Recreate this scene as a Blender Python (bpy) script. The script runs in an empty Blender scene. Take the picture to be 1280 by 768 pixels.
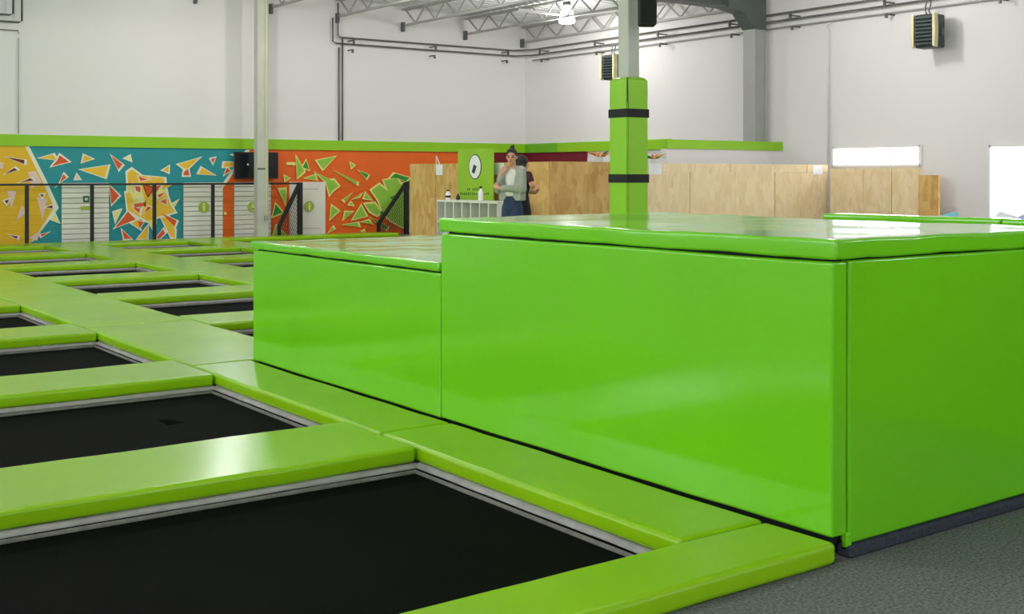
import bpy, bmesh, math, random
from mathutils import Vector, Matrix, noise

# ------------------------------------------------------------------ camera, world, light, exposure
SC = bpy.context.scene
C = SC.collection
F, HOR, TH, CZ = 1480.0, 219.0, math.radians(35.8), 1.38      # focal length in px of the 1280x768 frame, horizon row, heading, eye height
S_, C_ = math.sin(TH), math.cos(TH)
cam_d = bpy.data.cameras.new('camera'); cam = bpy.data.objects.new('camera', cam_d); C.objects.link(cam)
cam.location = (0, 0, CZ); cam.rotation_euler = (math.pi/2, 0, -TH)
cam_d.sensor_width = 36; cam_d.lens = F/1280*36; cam_d.shift_y = -(384-HOR)/1280; cam_d.clip_end = 200
SC.camera = cam
SC.view_settings.view_transform = 'Standard'; SC.view_settings.look = 'None'
SC.view_settings.gamma = 1; SC.view_settings.use_curve_mapping = False
SC.view_settings.exposure = 0.0
W = bpy.data.worlds.new('world'); SC.world = W; W.use_nodes = True
W.node_tree.nodes['Background'].inputs[0].default_value = (0.75, 0.85, 1, 1)
W.node_tree.nodes['Background'].inputs[1].default_value = 1.0
LAMP_POWER = 105.0          # each high-bay lamp
SIDE_FILL_GLOW = 7.0           # glowing panes added on the unseen entrance side for light
BACK_FILL_GLOW = 4.0             # glowing panes added in the unseen wall opposite the mural
RIGHT_GLOW = 6.0            # daylight panes in the right wall

# ------------------------------------------------------------------ helpers
def lin(c):
    return tuple(((v/255)/12.92 if v/255 <= .04045 else ((v/255+.055)/1.055)**2.4) for v in c) + (1,)
def px_y(x, y, Y):
    r = (x-640)/F; d = Y/(C_-r*S_); return (d*(S_+r*C_), CZ-(y-HOR)/F*d)      # (X, Z) on the plane Y
def px_x(x, y, X):
    r = (x-640)/F; d = X/(S_+r*C_); return (d*(C_-r*S_), CZ-(y-HOR)/F*d)      # (Y, Z) on the plane X
MATS = {}
def mat(name, rgb, rough=.6, metal=0, var=.06, vscale=3.0, bump=0, bscale=20, emit=0, spec=.5, coat=0, stretch=None):
    m = bpy.data.materials.new(name); m.use_nodes = True; nt = m.node_tree; b = nt.nodes['Principled BSDF']
    col = lin(rgb)
    b.inputs['Roughness'].default_value = rough; b.inputs['Metallic'].default_value = metal
    b.inputs['Specular IOR Level'].default_value = spec; b.inputs['Coat Weight'].default_value = coat; b.inputs['Coat Roughness'].default_value = rough*.85
    tc = nt.nodes.new('ShaderNodeTexCoord'); mp = nt.nodes.new('ShaderNodeMapping')
    nt.links.new(tc.outputs['Object'], mp.inputs[0])
    if stretch: mp.inputs['Scale'].default_value = stretch
    n = nt.nodes.new('ShaderNodeTexNoise'); n.inputs['Scale'].default_value = vscale; n.inputs['Detail'].default_value = 4
    nt.links.new(mp.outputs[0], n.inputs['Vector'])
    r = nt.nodes.new('ShaderNodeValToRGB')
    r.color_ramp.elements[0].position = .3; r.color_ramp.elements[1].position = .7
    r.color_ramp.elements[0].color = tuple(v*(1-var) for v in col[:3])+(1,)
    r.color_ramp.elements[1].color = tuple(min(1, v*(1+var)) for v in col[:3])+(1,)
    nt.links.new(n.outputs['Fac'], r.inputs[0]); nt.links.new(r.outputs[0], b.inputs['Base Color'])
    if bump:
        n2 = nt.nodes.new('ShaderNodeTexNoise'); n2.inputs['Scale'].default_value = bscale; n2.inputs['Detail'].default_value = 3
        nt.links.new(mp.outputs[0], n2.inputs['Vector'])
        bp = nt.nodes.new('ShaderNodeBump'); bp.inputs['Strength'].default_value = bump; bp.inputs['Distance'].default_value = .02
        nt.links.new(n2.outputs['Fac'], bp.inputs['Height']); nt.links.new(bp.outputs[0], b.inputs['Normal'])
    if emit:
        b.inputs['Emission Color'].default_value = col; b.inputs['Emission Strength'].default_value = emit
    MATS[name] = m; return m
def osb(name, rgb, dark):
    m = mat(name, rgb, .75, var=0, bump=.15, bscale=60); nt = m.node_tree; b = nt.nodes['Principled BSDF']
    tc = nt.nodes.new('ShaderNodeTexCoord'); mp = nt.nodes.new('ShaderNodeMapping'); mp.inputs['Scale'].default_value = (6, 6, 2.6)
    v = nt.nodes.new('ShaderNodeTexVoronoi'); v.inputs['Scale'].default_value = 2.2; v.inputs['Randomness'].default_value = 1
    n = nt.nodes.new('ShaderNodeTexNoise'); n.inputs['Scale'].default_value = 1.4; n.inputs['Detail'].default_value = 6
    mx = nt.nodes.new('ShaderNodeMix'); mx.data_type = 'FLOAT'; mx.inputs[0].default_value = .55
    r = nt.nodes.new('ShaderNodeValToRGB')
    r.color_ramp.elements[0].position = .22; r.color_ramp.elements[1].position = .75
    r.color_ramp.elements[0].color = lin(dark); r.color_ramp.elements[1].color = lin(rgb)
    nt.links.new(tc.outputs['Object'], mp.inputs[0]); nt.links.new(mp.outputs[0], v.inputs['Vector']); nt.links.new(mp.outputs[0], n.inputs['Vector'])
    sp = nt.nodes.new('ShaderNodeSeparateColor'); nt.links.new(v.outputs['Color'], sp.inputs[0])
    nt.links.new(sp.outputs[0], mx.inputs[2]); nt.links.new(n.outputs['Fac'], mx.inputs[3])
    nt.links.new(mx.outputs[0], r.inputs[0]); nt.links.new(r.outputs[0], b.inputs['Base Color'])
    return m
def grooved(name, rgb, pitch):
    m = mat(name, rgb, .55, var=.03); nt = m.node_tree; b = nt.nodes['Principled BSDF']
    tc = nt.nodes.new('ShaderNodeTexCoord'); sp = nt.nodes.new('ShaderNodeSeparateXYZ'); nt.links.new(tc.outputs['Object'], sp.inputs[0])
    a = nt.nodes.new('ShaderNodeMath'); a.operation = 'DIVIDE'; a.inputs[1].default_value = pitch; nt.links.new(sp.outputs['Z'], a.inputs[0])
    f = nt.nodes.new('ShaderNodeMath'); f.operation = 'FRACT'; nt.links.new(a.outputs[0], f.inputs[0])
    g = nt.nodes.new('ShaderNodeMath'); g.operation = 'GREATER_THAN'; g.inputs[1].default_value = .13; nt.links.new(f.outputs[0], g.inputs[0])
    lo = nt.nodes.new('ShaderNodeMath'); lo.operation = 'GREATER_THAN'; lo.inputs[1].default_value = 1.215; nt.links.new(sp.outputs['Z'], lo.inputs[0])
    mx = nt.nodes.new('ShaderNodeMath'); mx.operation = 'MAXIMUM'; nt.links.new(g.outputs[0], mx.inputs[0]); nt.links.new(lo.outputs[0], mx.inputs[1])
    bp = nt.nodes.new('ShaderNodeBump'); bp.inputs['Strength'].default_value = .8; bp.inputs['Distance'].default_value = .02
    nt.links.new(mx.outputs[0], bp.inputs['Height']); nt.links.new(bp.outputs[0], b.inputs['Normal'])
    return m

def tag(o, label=None, cat=None, group=None, kind=None):
    if label: o['label'] = label
    if cat: o['category'] = cat
    if group: o['group'] = group
    if kind: o['kind'] = kind
    return o
def empty(name, loc=(0, 0, 0), rz=0):
    o = bpy.data.objects.new(name, None); C.objects.link(o); o.location = loc; o.rotation_euler = (0, 0, rz); o.empty_display_size = .1
    return o
def obj(name, bm, m, parent=None, smooth=False, wn=False):
    bmesh.ops.recalc_face_normals(bm, faces=bm.faces)
    me = bpy.data.meshes.new(name); bm.to_mesh(me); bm.free()
    ms = m if isinstance(m, (list, tuple)) else [m]
    for x in ms: me.materials.append(x)
    if smooth:
        for p in me.polygons: p.use_smooth = True
    o = bpy.data.objects.new(name, me); C.objects.link(o)
    if parent is not None:
        o.parent = parent
    if wn:
        w = o.modifiers.new('wn', 'WEIGHTED_NORMAL'); w.keep_sharp = False; w.weight = 100
    return o
def NB(): return bmesh.new()
def box(bm, x0, x1, y0, y1, z0, z1, bevel=0, seg=1, M=None):
    r = bmesh.ops.create_cube(bm, size=1)
    vs = r['verts']
    for v in vs: v.co = Vector(((x0+x1)/2+v.co.x*(x1-x0), (y0+y1)/2+v.co.y*(y1-y0), (z0+z1)/2+v.co.z*(z1-z0)))
    if bevel:
        es = list({e for v in vs for e in v.link_edges})
        rr = bmesh.ops.bevel(bm, geom=es, offset=bevel, segments=seg, affect='EDGES', profile=.5)
        vs = list({v for f in rr['faces'] for v in f.verts})
    if M is not None: bmesh.ops.transform(bm, matrix=M, verts=vs)
    return bm
def bx(*a, **k): return box(NB(), *a, **k)
def ring(c, t, r, n, up=None):
    t = t.normalized(); a = Vector((0, 0, 1)) if abs(t.z) < .9 else Vector((1, 0, 0))
    u = t.cross(a).normalized(); w = t.cross(u)
    return [c+u*r*math.cos(2*math.pi*i/n)+w*r*math.sin(2*math.pi*i/n) for i in range(n)]
def tube(bm, pts, r, n=8, cap=True):
    pts = [Vector(p) for p in pts]; rs = r if isinstance(r, (list, tuple)) else [r]*len(pts); rows = []
    for i, p in enumerate(pts):
        t = (pts[min(i+1, len(pts)-1)]-pts[max(i-1, 0)])
        rows.append([bm.verts.new(q) for q in ring(p, t, rs[i], n)])
    for a, b in zip(rows, rows[1:]):
        for i in range(n): bm.faces.new((a[i], a[(i+1) % n], b[(i+1) % n], b[i]))
    if cap: bm.faces.new(rows[0]); bm.faces.new(rows[-1])
    return bm
def bar(bm, a, b, w, h=None):
    """square bar between two points"""
    a, b = Vector(a), Vector(b); t = (b-a).normalized(); up = Vector((0, 0, 1)) if abs(t.z) < .95 else Vector((0, 1, 0))
    u = t.cross(up).normalized(); v = u.cross(t).normalized(); h = h or w; rows = []
    for p in (a, b):
        rows.append([bm.verts.new(p+u*w/2*i+v*h/2*j) for i, j in ((-1, -1), (1, -1), (1, 1), (-1, 1))])
    for i in range(4): bm.faces.new((rows[0][i], rows[0][(i+1) % 4], rows[1][(i+1) % 4], rows[1][i]))
    bm.faces.new(rows[0]); bm.faces.new(rows[1]); return bm
def lathe(bm, prof, c=(0, 0, 0), n=20):
    rows = []
    for r, z in prof: rows.append([bm.verts.new((c[0]+r*math.cos(2*math.pi*i/n), c[1]+r*math.sin(2*math.pi*i/n), c[2]+z)) for i in range(n)])
    for a, b in zip(rows, rows[1:]):
        for i in range(n): bm.faces.new((a[i], a[(i+1) % n], b[(i+1) % n], b[i]))
    bm.faces.new(rows[0]); bm.faces.new(rows[-1]); return bm
def prism(bm, pts, axis, a, b, mi=0):
    """extrude a polygon: axis 'y' -> pts are (X, Z); axis 'x' -> pts are (Y, Z); axis 'z' -> (X, Y)"""
    def P(p, t): return (p[0], t, p[1]) if axis == 'y' else ((t, p[0], p[1]) if axis == 'x' else (p[0], p[1], t))
    A = [bm.verts.new(P(p, a)) for p in pts]; B = [bm.verts.new(P(p, b)) for p in pts]; n = len(pts)
    fs = [bm.faces.new(A), bm.faces.new(B)]+[bm.faces.new((A[i], A[(i+1) % n], B[(i+1) % n], B[i])) for i in range(n)]
    for f in fs: f.material_index = mi
    return bm
def pad(name, x0, x1, y0, y1, z0, z1, m, parent=None, bevel=.022, amp=.004, step=.16, seed=0, fine=.35):
    """upholstered slab: rounded edges, slightly uneven cover"""
    bm = bx(x0, x1, y0, y1, z0, z1, bevel=bevel, seg=3)
    for ax, lo, hi in ((0, x0, x1), (1, y0, y1), (2, z0, z1)):
        n = int((hi-lo)/step)
        for i in range(1, n+1):
            co = [0, 0, 0]; no = [0, 0, 0]; co[ax] = lo+(hi-lo)*i/(n+1); no[ax] = 1
            bmesh.ops.bisect_plane(bm, geom=bm.verts[:]+bm.edges[:]+bm.faces[:], plane_co=co, plane_no=no)
    cx = Vector(((x0+x1)/2, (y0+y1)/2, (z0+z1)/2))
    for v in bm.verts:
        q = v.co*2.3+Vector((seed*7.1, seed*3.3, 0))
        v.co += Vector((noise.noise(q), noise.noise(q+Vector((9, 0, 0))), noise.noise(q+Vector((0, 9, 0)))))*amp
        q2 = v.co*9+Vector((seed*5.7, 0, 0)); v.co += noise.noise_vector(q2)*amp*fine
    return obj(name, bm, m, parent, smooth=True, wn=True)
def copy_tree(o, parent=None):
    c = o.copy(); C.objects.link(c); c.parent = parent
    for ch in list(o.children): copy_tree(ch, c)
    return c

# ------------------------------------------------------------------ materials
VINYL = mat('green_vinyl', (112, 198, 26), .12, var=.04, vscale=1.2, bump=.018, bscale=4, coat=.2)
VINYL_TOP = mat('green_vinyl_floor', (138, 190, 10), .26, var=.05, vscale=1.5, bump=.04, bscale=4, coat=.05, spec=.34)
VINYL_COL = mat('lime_vinyl', (142, 200, 44), .3, var=.05, vscale=2, bump=.12, bscale=6)
BLACK = mat('black_fabric', (20, 21, 22), .75, var=.1, vscale=80)
BED = mat('black_jump_mesh', (7, 8, 8), .8, var=.25, vscale=2.5, bump=.1, bscale=300, spec=.04)
PATCH = mat('black_repair_patch', (3, 3, 3), .95, spec=.02)
BAND = mat('grey_webbing', (150, 148, 142), .7, var=.15, vscale=12, bump=.2, bscale=30)
STITCH = mat('pale_webbing', (104, 102, 94), .7, var=.2, vscale=20)
DARK = mat('dark_gap', (14, 15, 14), .9)
CARPET = mat('grey_carpet', (112, 116, 112), .97, var=.5, vscale=85, bump=.3, bscale=160, spec=.1)
CARPET_EDGE = mat('slate_carpet_edge', (62, 66, 76), .97, var=.25, vscale=60, bump=.4, bscale=120, spec=.1)
WALL = mat('white_wall_paint', (222, 219, 216), .85, var=.012, vscale=.4, bump=.02, bscale=40)
ROOF = mat('pale_roof_deck', (206, 208, 204), .6, var=.03)
STEEL = mat('grey_steel_paint', (158, 160, 153), .5, var=.05)
STEEL_DK = mat('dark_grey_steel_paint', (84, 92, 88), .5, var=.06)
PIPE = mat('grey_pipe', (92, 92, 86), .45, metal=.2, var=.1)
BANDGREEN = mat('green_band_paint', (138, 196, 14), .5, var=.03)
BANDGREEN2 = mat('deep_green_band_paint', (104, 176, 30), .5, var=.03)
TEAL = grooved('teal_mural_paint', (26, 140, 146), .098)
ORANGE = grooved('orange_mural_paint', (228, 98, 10), .098)
YELLOW = grooved('yellow_mural_paint', (224, 178, 22), .098)
MAROON = mat('maroon_paint', (112, 14, 34), .6)
S_WHITE = mat('mural_white', (226, 226, 206), .6); S_YEL = mat('mural_yellow', (232, 186, 48), .6)
S_ORA = mat('mural_orange', (216, 84, 34), .6); S_MAR = mat('mural_maroon', (112, 30, 26), .6)
S_PINK = mat('mural_pale_pink', (226, 196, 186), .6); S_LIME = mat('mural_lime', (142, 192, 62), .6)
S_DKG = mat('mural_deep_green', (40, 138, 34), .6); S_CREAM = mat('mural_cream', (228, 222, 128), .6)
DOORW = mat('white_slat_paint', (222, 220, 206), .55, var=.03)
SIGNG = mat('green_sign', (150, 178, 62), .5); SIGND = mat('dark_green_sign', (30, 110, 70), .5)
RAIL = mat('black_rail_paint', (18, 19, 22), .45)
POST = mat('grey_post_paint', (184, 187, 172), .5)
OSB = osb('osb_board', (218, 180, 110), (194, 148, 78)); OSB2 = osb('pale_osb_board', (238, 218, 176), (226, 200, 150))
PAPER = mat('white_paper', (232, 232, 230), .8); WHITEP = mat('white_melamine', (222, 222, 212), .45)
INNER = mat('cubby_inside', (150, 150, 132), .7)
BANNER = mat('lime_banner', (146, 192, 42), .5); BDARK = mat('banner_dark_print', (34, 52, 44), .6); BTEXT = mat('banner_green_print', (70, 116, 36), .6)
HEAT = mat('heater_dark_body', (40, 54, 54), .5); CREAM = mat('heater_cream_trim', (206, 200, 150), .5)
GLOW = mat('lamp_glow', (250, 246, 255), .4, emit=22); LAMPC = mat('lamp_cap', (92, 90, 84), .4)
WHITEM = mat('white_metal', (226, 226, 222), .4)
DAY = mat('daylight_pane', (246, 248, 255), .3, emit=RIGHT_GLOW); SIDE_FILL = mat('entrance_fill_pane', (240, 246, 255), .3, emit=SIDE_FILL_GLOW); BACK_FILL = mat('back_fill_pane', (240, 246, 255), .3, emit=BACK_FILL_GLOW)
SCREEN = mat('dark_screen', (14, 18, 26), .25)
SKIN = mat('skin', (206, 150, 122), .5, var=.04, vscale=8); HAIR = mat('dark_hair', (30, 22, 18), .7, var=.2, vscale=30)
KNIT = mat('grey_knit', (160, 164, 150), .9, var=.08, vscale=25, bump=.4, bscale=60); TSHIRT = mat('white_shirt', (226, 226, 216), .85)
DENIM = mat('blue_denim', (44, 58, 88), .85, var=.2, vscale=8); DRESS = mat('black_dress', (20, 19, 22), .85); SLEEVE = mat('maroon_shirt', (70, 26, 34), .85)
LEATHER = mat('dark_shoe', (36, 30, 28), .5); LIPS = mat('lips', (168, 84, 78), .5); EYE = mat('dark_eye', (34, 24, 20), .3)
LEAF = mat('plant_leaf', (70, 120, 40), .6); PETAL = mat('orange_petal', (222, 140, 40), .6)

# ------------------------------------------------------------------ setting
MY, RX = 24.3, 17.95            # mural wall, right wall
LX, NY = -12.0, -9.0            # entrance side wall and the wall behind the camera
def struct(name, bm, m, label, parent=None, cat='wall', **k):
    o = obj(name, bm, m, parent, **k)
    if parent is None: tag(o, label, cat, kind='structure')
    return o
bm = NB()
for x0, x1, y0, y1, z in ((LX, RX, NY, 2.74, 0), (3.44, RX, 2.74, 7.86, 0), (9.3, RX, 7.86, MY, 0)): box(bm, x0, x1, y0, y1, z-.1, z)
box(bm, LX, 9.4, 2.6, MY, -.8, -.7)
struct('floor', bm, CARPET, 'speckled grey carpet floor in front of the green boxes', cat='floor')
wl = struct('wall_left', bx(LX, RX+.2, MY, MY+.2, -.8, 6.6), WALL, 'white hall wall with the shard mural along its foot')
wr = struct('wall_right', bx(RX, RX+.2, NY, MY, -.8, 5.6), WALL, 'white hall wall with heaters and bright daylight openings')
bm = NB(); WX = [(-9, -5), (-2, 2), (5, 9), (12, 16)]; prev = LX
for a, b in WX:
    box(bm, prev, a, NY-.2, NY, -.1, 6.6); box(bm, a, b, NY-.2, NY, -.1, 1.2); box(bm, a, b, NY-.2, NY, 4.2, 6.6); prev = b
box(bm, prev, RX, NY-.2, NY, -.1, 6.6)
struct('wall_back', bm, WALL, 'white hall wall with added windows opposite the mural wall')
for i, (a, b) in enumerate(WX):  # unseen windows added to brighten the faces turned toward this wall
    w = tag(empty('window_%d' % (i+7), ((a+b)/2, NY-.1, 1.2)), 'wide glowing window added in the unseen wall opposite the mural', 'window', 'added windows opposite the mural', 'structure')
    obj('pane', bx(-(b-a)/2, (b-a)/2, -.02, .0, 0, 3.0), BACK_FILL, w)
    for x in (-(b-a)/2+.03, 0, (b-a)/2-.03): obj('window_frame', bx(x-.03, x+.03, 0, .06, 0, 3.0), WHITEM, w)
    for z in (.03, 1.5, 2.97): obj('window_frame', bx(-(b-a)/2, (b-a)/2, 0, .05, z-.03, z+.03), WHITEM, w)
# entrance side wall with four tall glowing windows, added out of view to light the hall
bm = NB(); WY = [(-6, -2), (0, 4), (6, 10), (12, 16), (18, 22)]; prev = NY
for a, b in WY:
    box(bm, LX-.2, LX, prev, a, -.8, 6.6); box(bm, LX-.2, LX, a, b, -.8, .9); box(bm, LX-.2, LX, a, b, 4.4, 6.6); prev = b
box(bm, LX-.2, LX, prev, MY, -.8, 6.6)
struct('wall_front', bm, WALL, 'white entrance wall pierced by added tall windows')
for i, (a, b) in enumerate(WY):
    w = tag(empty('window_%d' % (i+1), (LX-.1, (a+b)/2, .9)), 'tall glowing window added in the unseen entrance wall', 'window', 'added entrance windows', 'structure')
    obj('pane', bx(-.02, .0, -(b-a)/2, (b-a)/2, 0, 3.5), SIDE_FILL, w)
    for y in (-(b-a)/2+.03, 0, (b-a)/2-.03): obj('window_frame', bx(.0, .06, y-.03, y+.03, 0, 3.5), WHITEM, w)
    for z in (.03, 1.7, 3.47): obj('window_frame', bx(.0, .05, -(b-a)/2, (b-a)/2, z-.03, z+.03), WHITEM, w)
def roof_z(X): return 5.36-.048*(X-14.3)
bm = NB(); y = NY; rows = []
while y < MY:
    for dy, dz in ((0, 0), (.10, 0), (.13, .05), (.22, .05), (.25, 0)):
        rows.append([bm.verts.new((X, y+dy, roof_z(X)+dz)) for X in (LX-.2, RX+.2)])
    y += .25
for a, b in zip(rows, rows[1:]): bm.faces.new((a[0], a[1], b[1], b[0]))
top = [[bm.verts.new((X, yy, roof_z(X)+.3)) for X in (LX-.2, RX+.2)] for yy in (NY, MY+.2)]
bm.faces.new((top[0][0], top[0][1], top[1][1], top[1][0]))
struct('ceiling', bm, ROOF, 'pale ribbed metal roof deck over the hall', cat='ceiling')

# green band along the walls
b0, b1 = 1.945, 2.17
struct('trim_1', bx(LX, RX, MY-.06, MY, b0, b1), BANDGREEN, 'long green band board above the mural', cat='trim')
struct('trim_2', bx(RX-.06, RX, 22.9, MY-.06, b0, b1), BANDGREEN2, 'short deep green band board at the hall corner', cat='trim')
struct('trim_3', bx(RX-.06, RX, 18.95, 22.9, b0, b1), BANDGREEN, 'green band board on the wall behind the padded column', cat='trim')
struct('wall_partition', bx(14.86, RX, 15.8, 15.95, 0, 1.86), WALL, 'low white partition wall beside the steel wall column')
struct('trim_4', bx(14.86, RX, 15.78, 15.97, 1.86, 2.03), BANDGREEN, 'bright green band board on top of the low partition', cat='trim')

# ------------------------------------------------------------------ mural (paint on the left wall)
def wp(x, y): return px_y(x, y, MY)
def zone(name, pts, m, d): return obj(name, prism(NB(), [wp(*p) for p in pts], 'y', MY-d, MY-d+.012), m, wl)
xo = px_y(596, 200, MY)[0]
obj('mural_orange_field', bx(6.0, xo, MY-.012, MY, 0, b0), ORANGE, wl)
obj('mural_maroon_field', bx(xo, RX-.02, MY-.012, MY, 1.0, b0), MAROON, wl)
obj('mural_teal_field', prism(NB(), [(LX+2, 0), (wp(278, 300)[0], 0), wp(277, 234), wp(312, 186), (wp(312, 186)[0], b0), (LX+2, b0)], 'y', MY-.018, MY-.004), TEAL, wl)
zone('mural_boundary_line', [(308.5, 185), (314, 185), (277.5, 236), (276, 232)], S_WHITE, .022)
k = .1823
def M1(*p): return [(a*k, 170+b*k) for a, b in p]
def M2(*p): return [(120+a*k, 170+b*k) for a, b in p]
def M3(*p): return [(240+a*k, 170+b*k) for a, b in p]
def M4(*p): return [(360+a*k, 170+b*k) for a, b in p]
yl = [wp(-60, 183), wp(32.8, 183), wp(54, 225), wp(70, 260), wp(38, 302)]; yl = [(p[0], min(p[1], b0)) for p in yl]
obj('mural_boundary_line', prism(NB(), [(p[0]+.05, p[1]) for p in yl[1:]]+[(p[0]-.05, p[1]) for p in reversed(yl[1:])], 'y', MY-.022, MY-.005), S_WHITE, wl)
obj('mural_yellow_field', prism(NB(), [(yl[0][0], b0), (yl[1][0]-.03, b0), (yl[2][0]-.03, yl[2][1]), (yl[3][0]-.04, yl[3][1]), (yl[4][0]-.03, 0), (yl[0][0], 0)], 'y', MY-.024, MY-.006), YELLOW, wl)
shard_i = [0]
def shard(pts, m, edge=S_WHITE, grow=.045):
    P = [Vector(wp(*p)) for p in pts]; c = sum(P, Vector((0, 0)))/len(P); d = .028+shard_i[0]*.00025; shard_i[0] += 1
    bm = NB()
    if edge:
        G = [p+(p-c).normalized()*(grow+.18*(p-c).length*.3) for p in P]
        prism(bm, [tuple(q) for q in G], 'y', MY-d, MY-d+.006, 1)
        prism(bm, [tuple(q) for q in P], 'y', MY-d-.003, MY-d+.002, 0)
        return obj('painted_shard', bm, [m, edge], wl)
    prism(bm, [tuple(q) for q in P], 'y', MY-d, MY-d+.006, 0); return obj('painted_shard', bm, m, wl)
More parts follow.
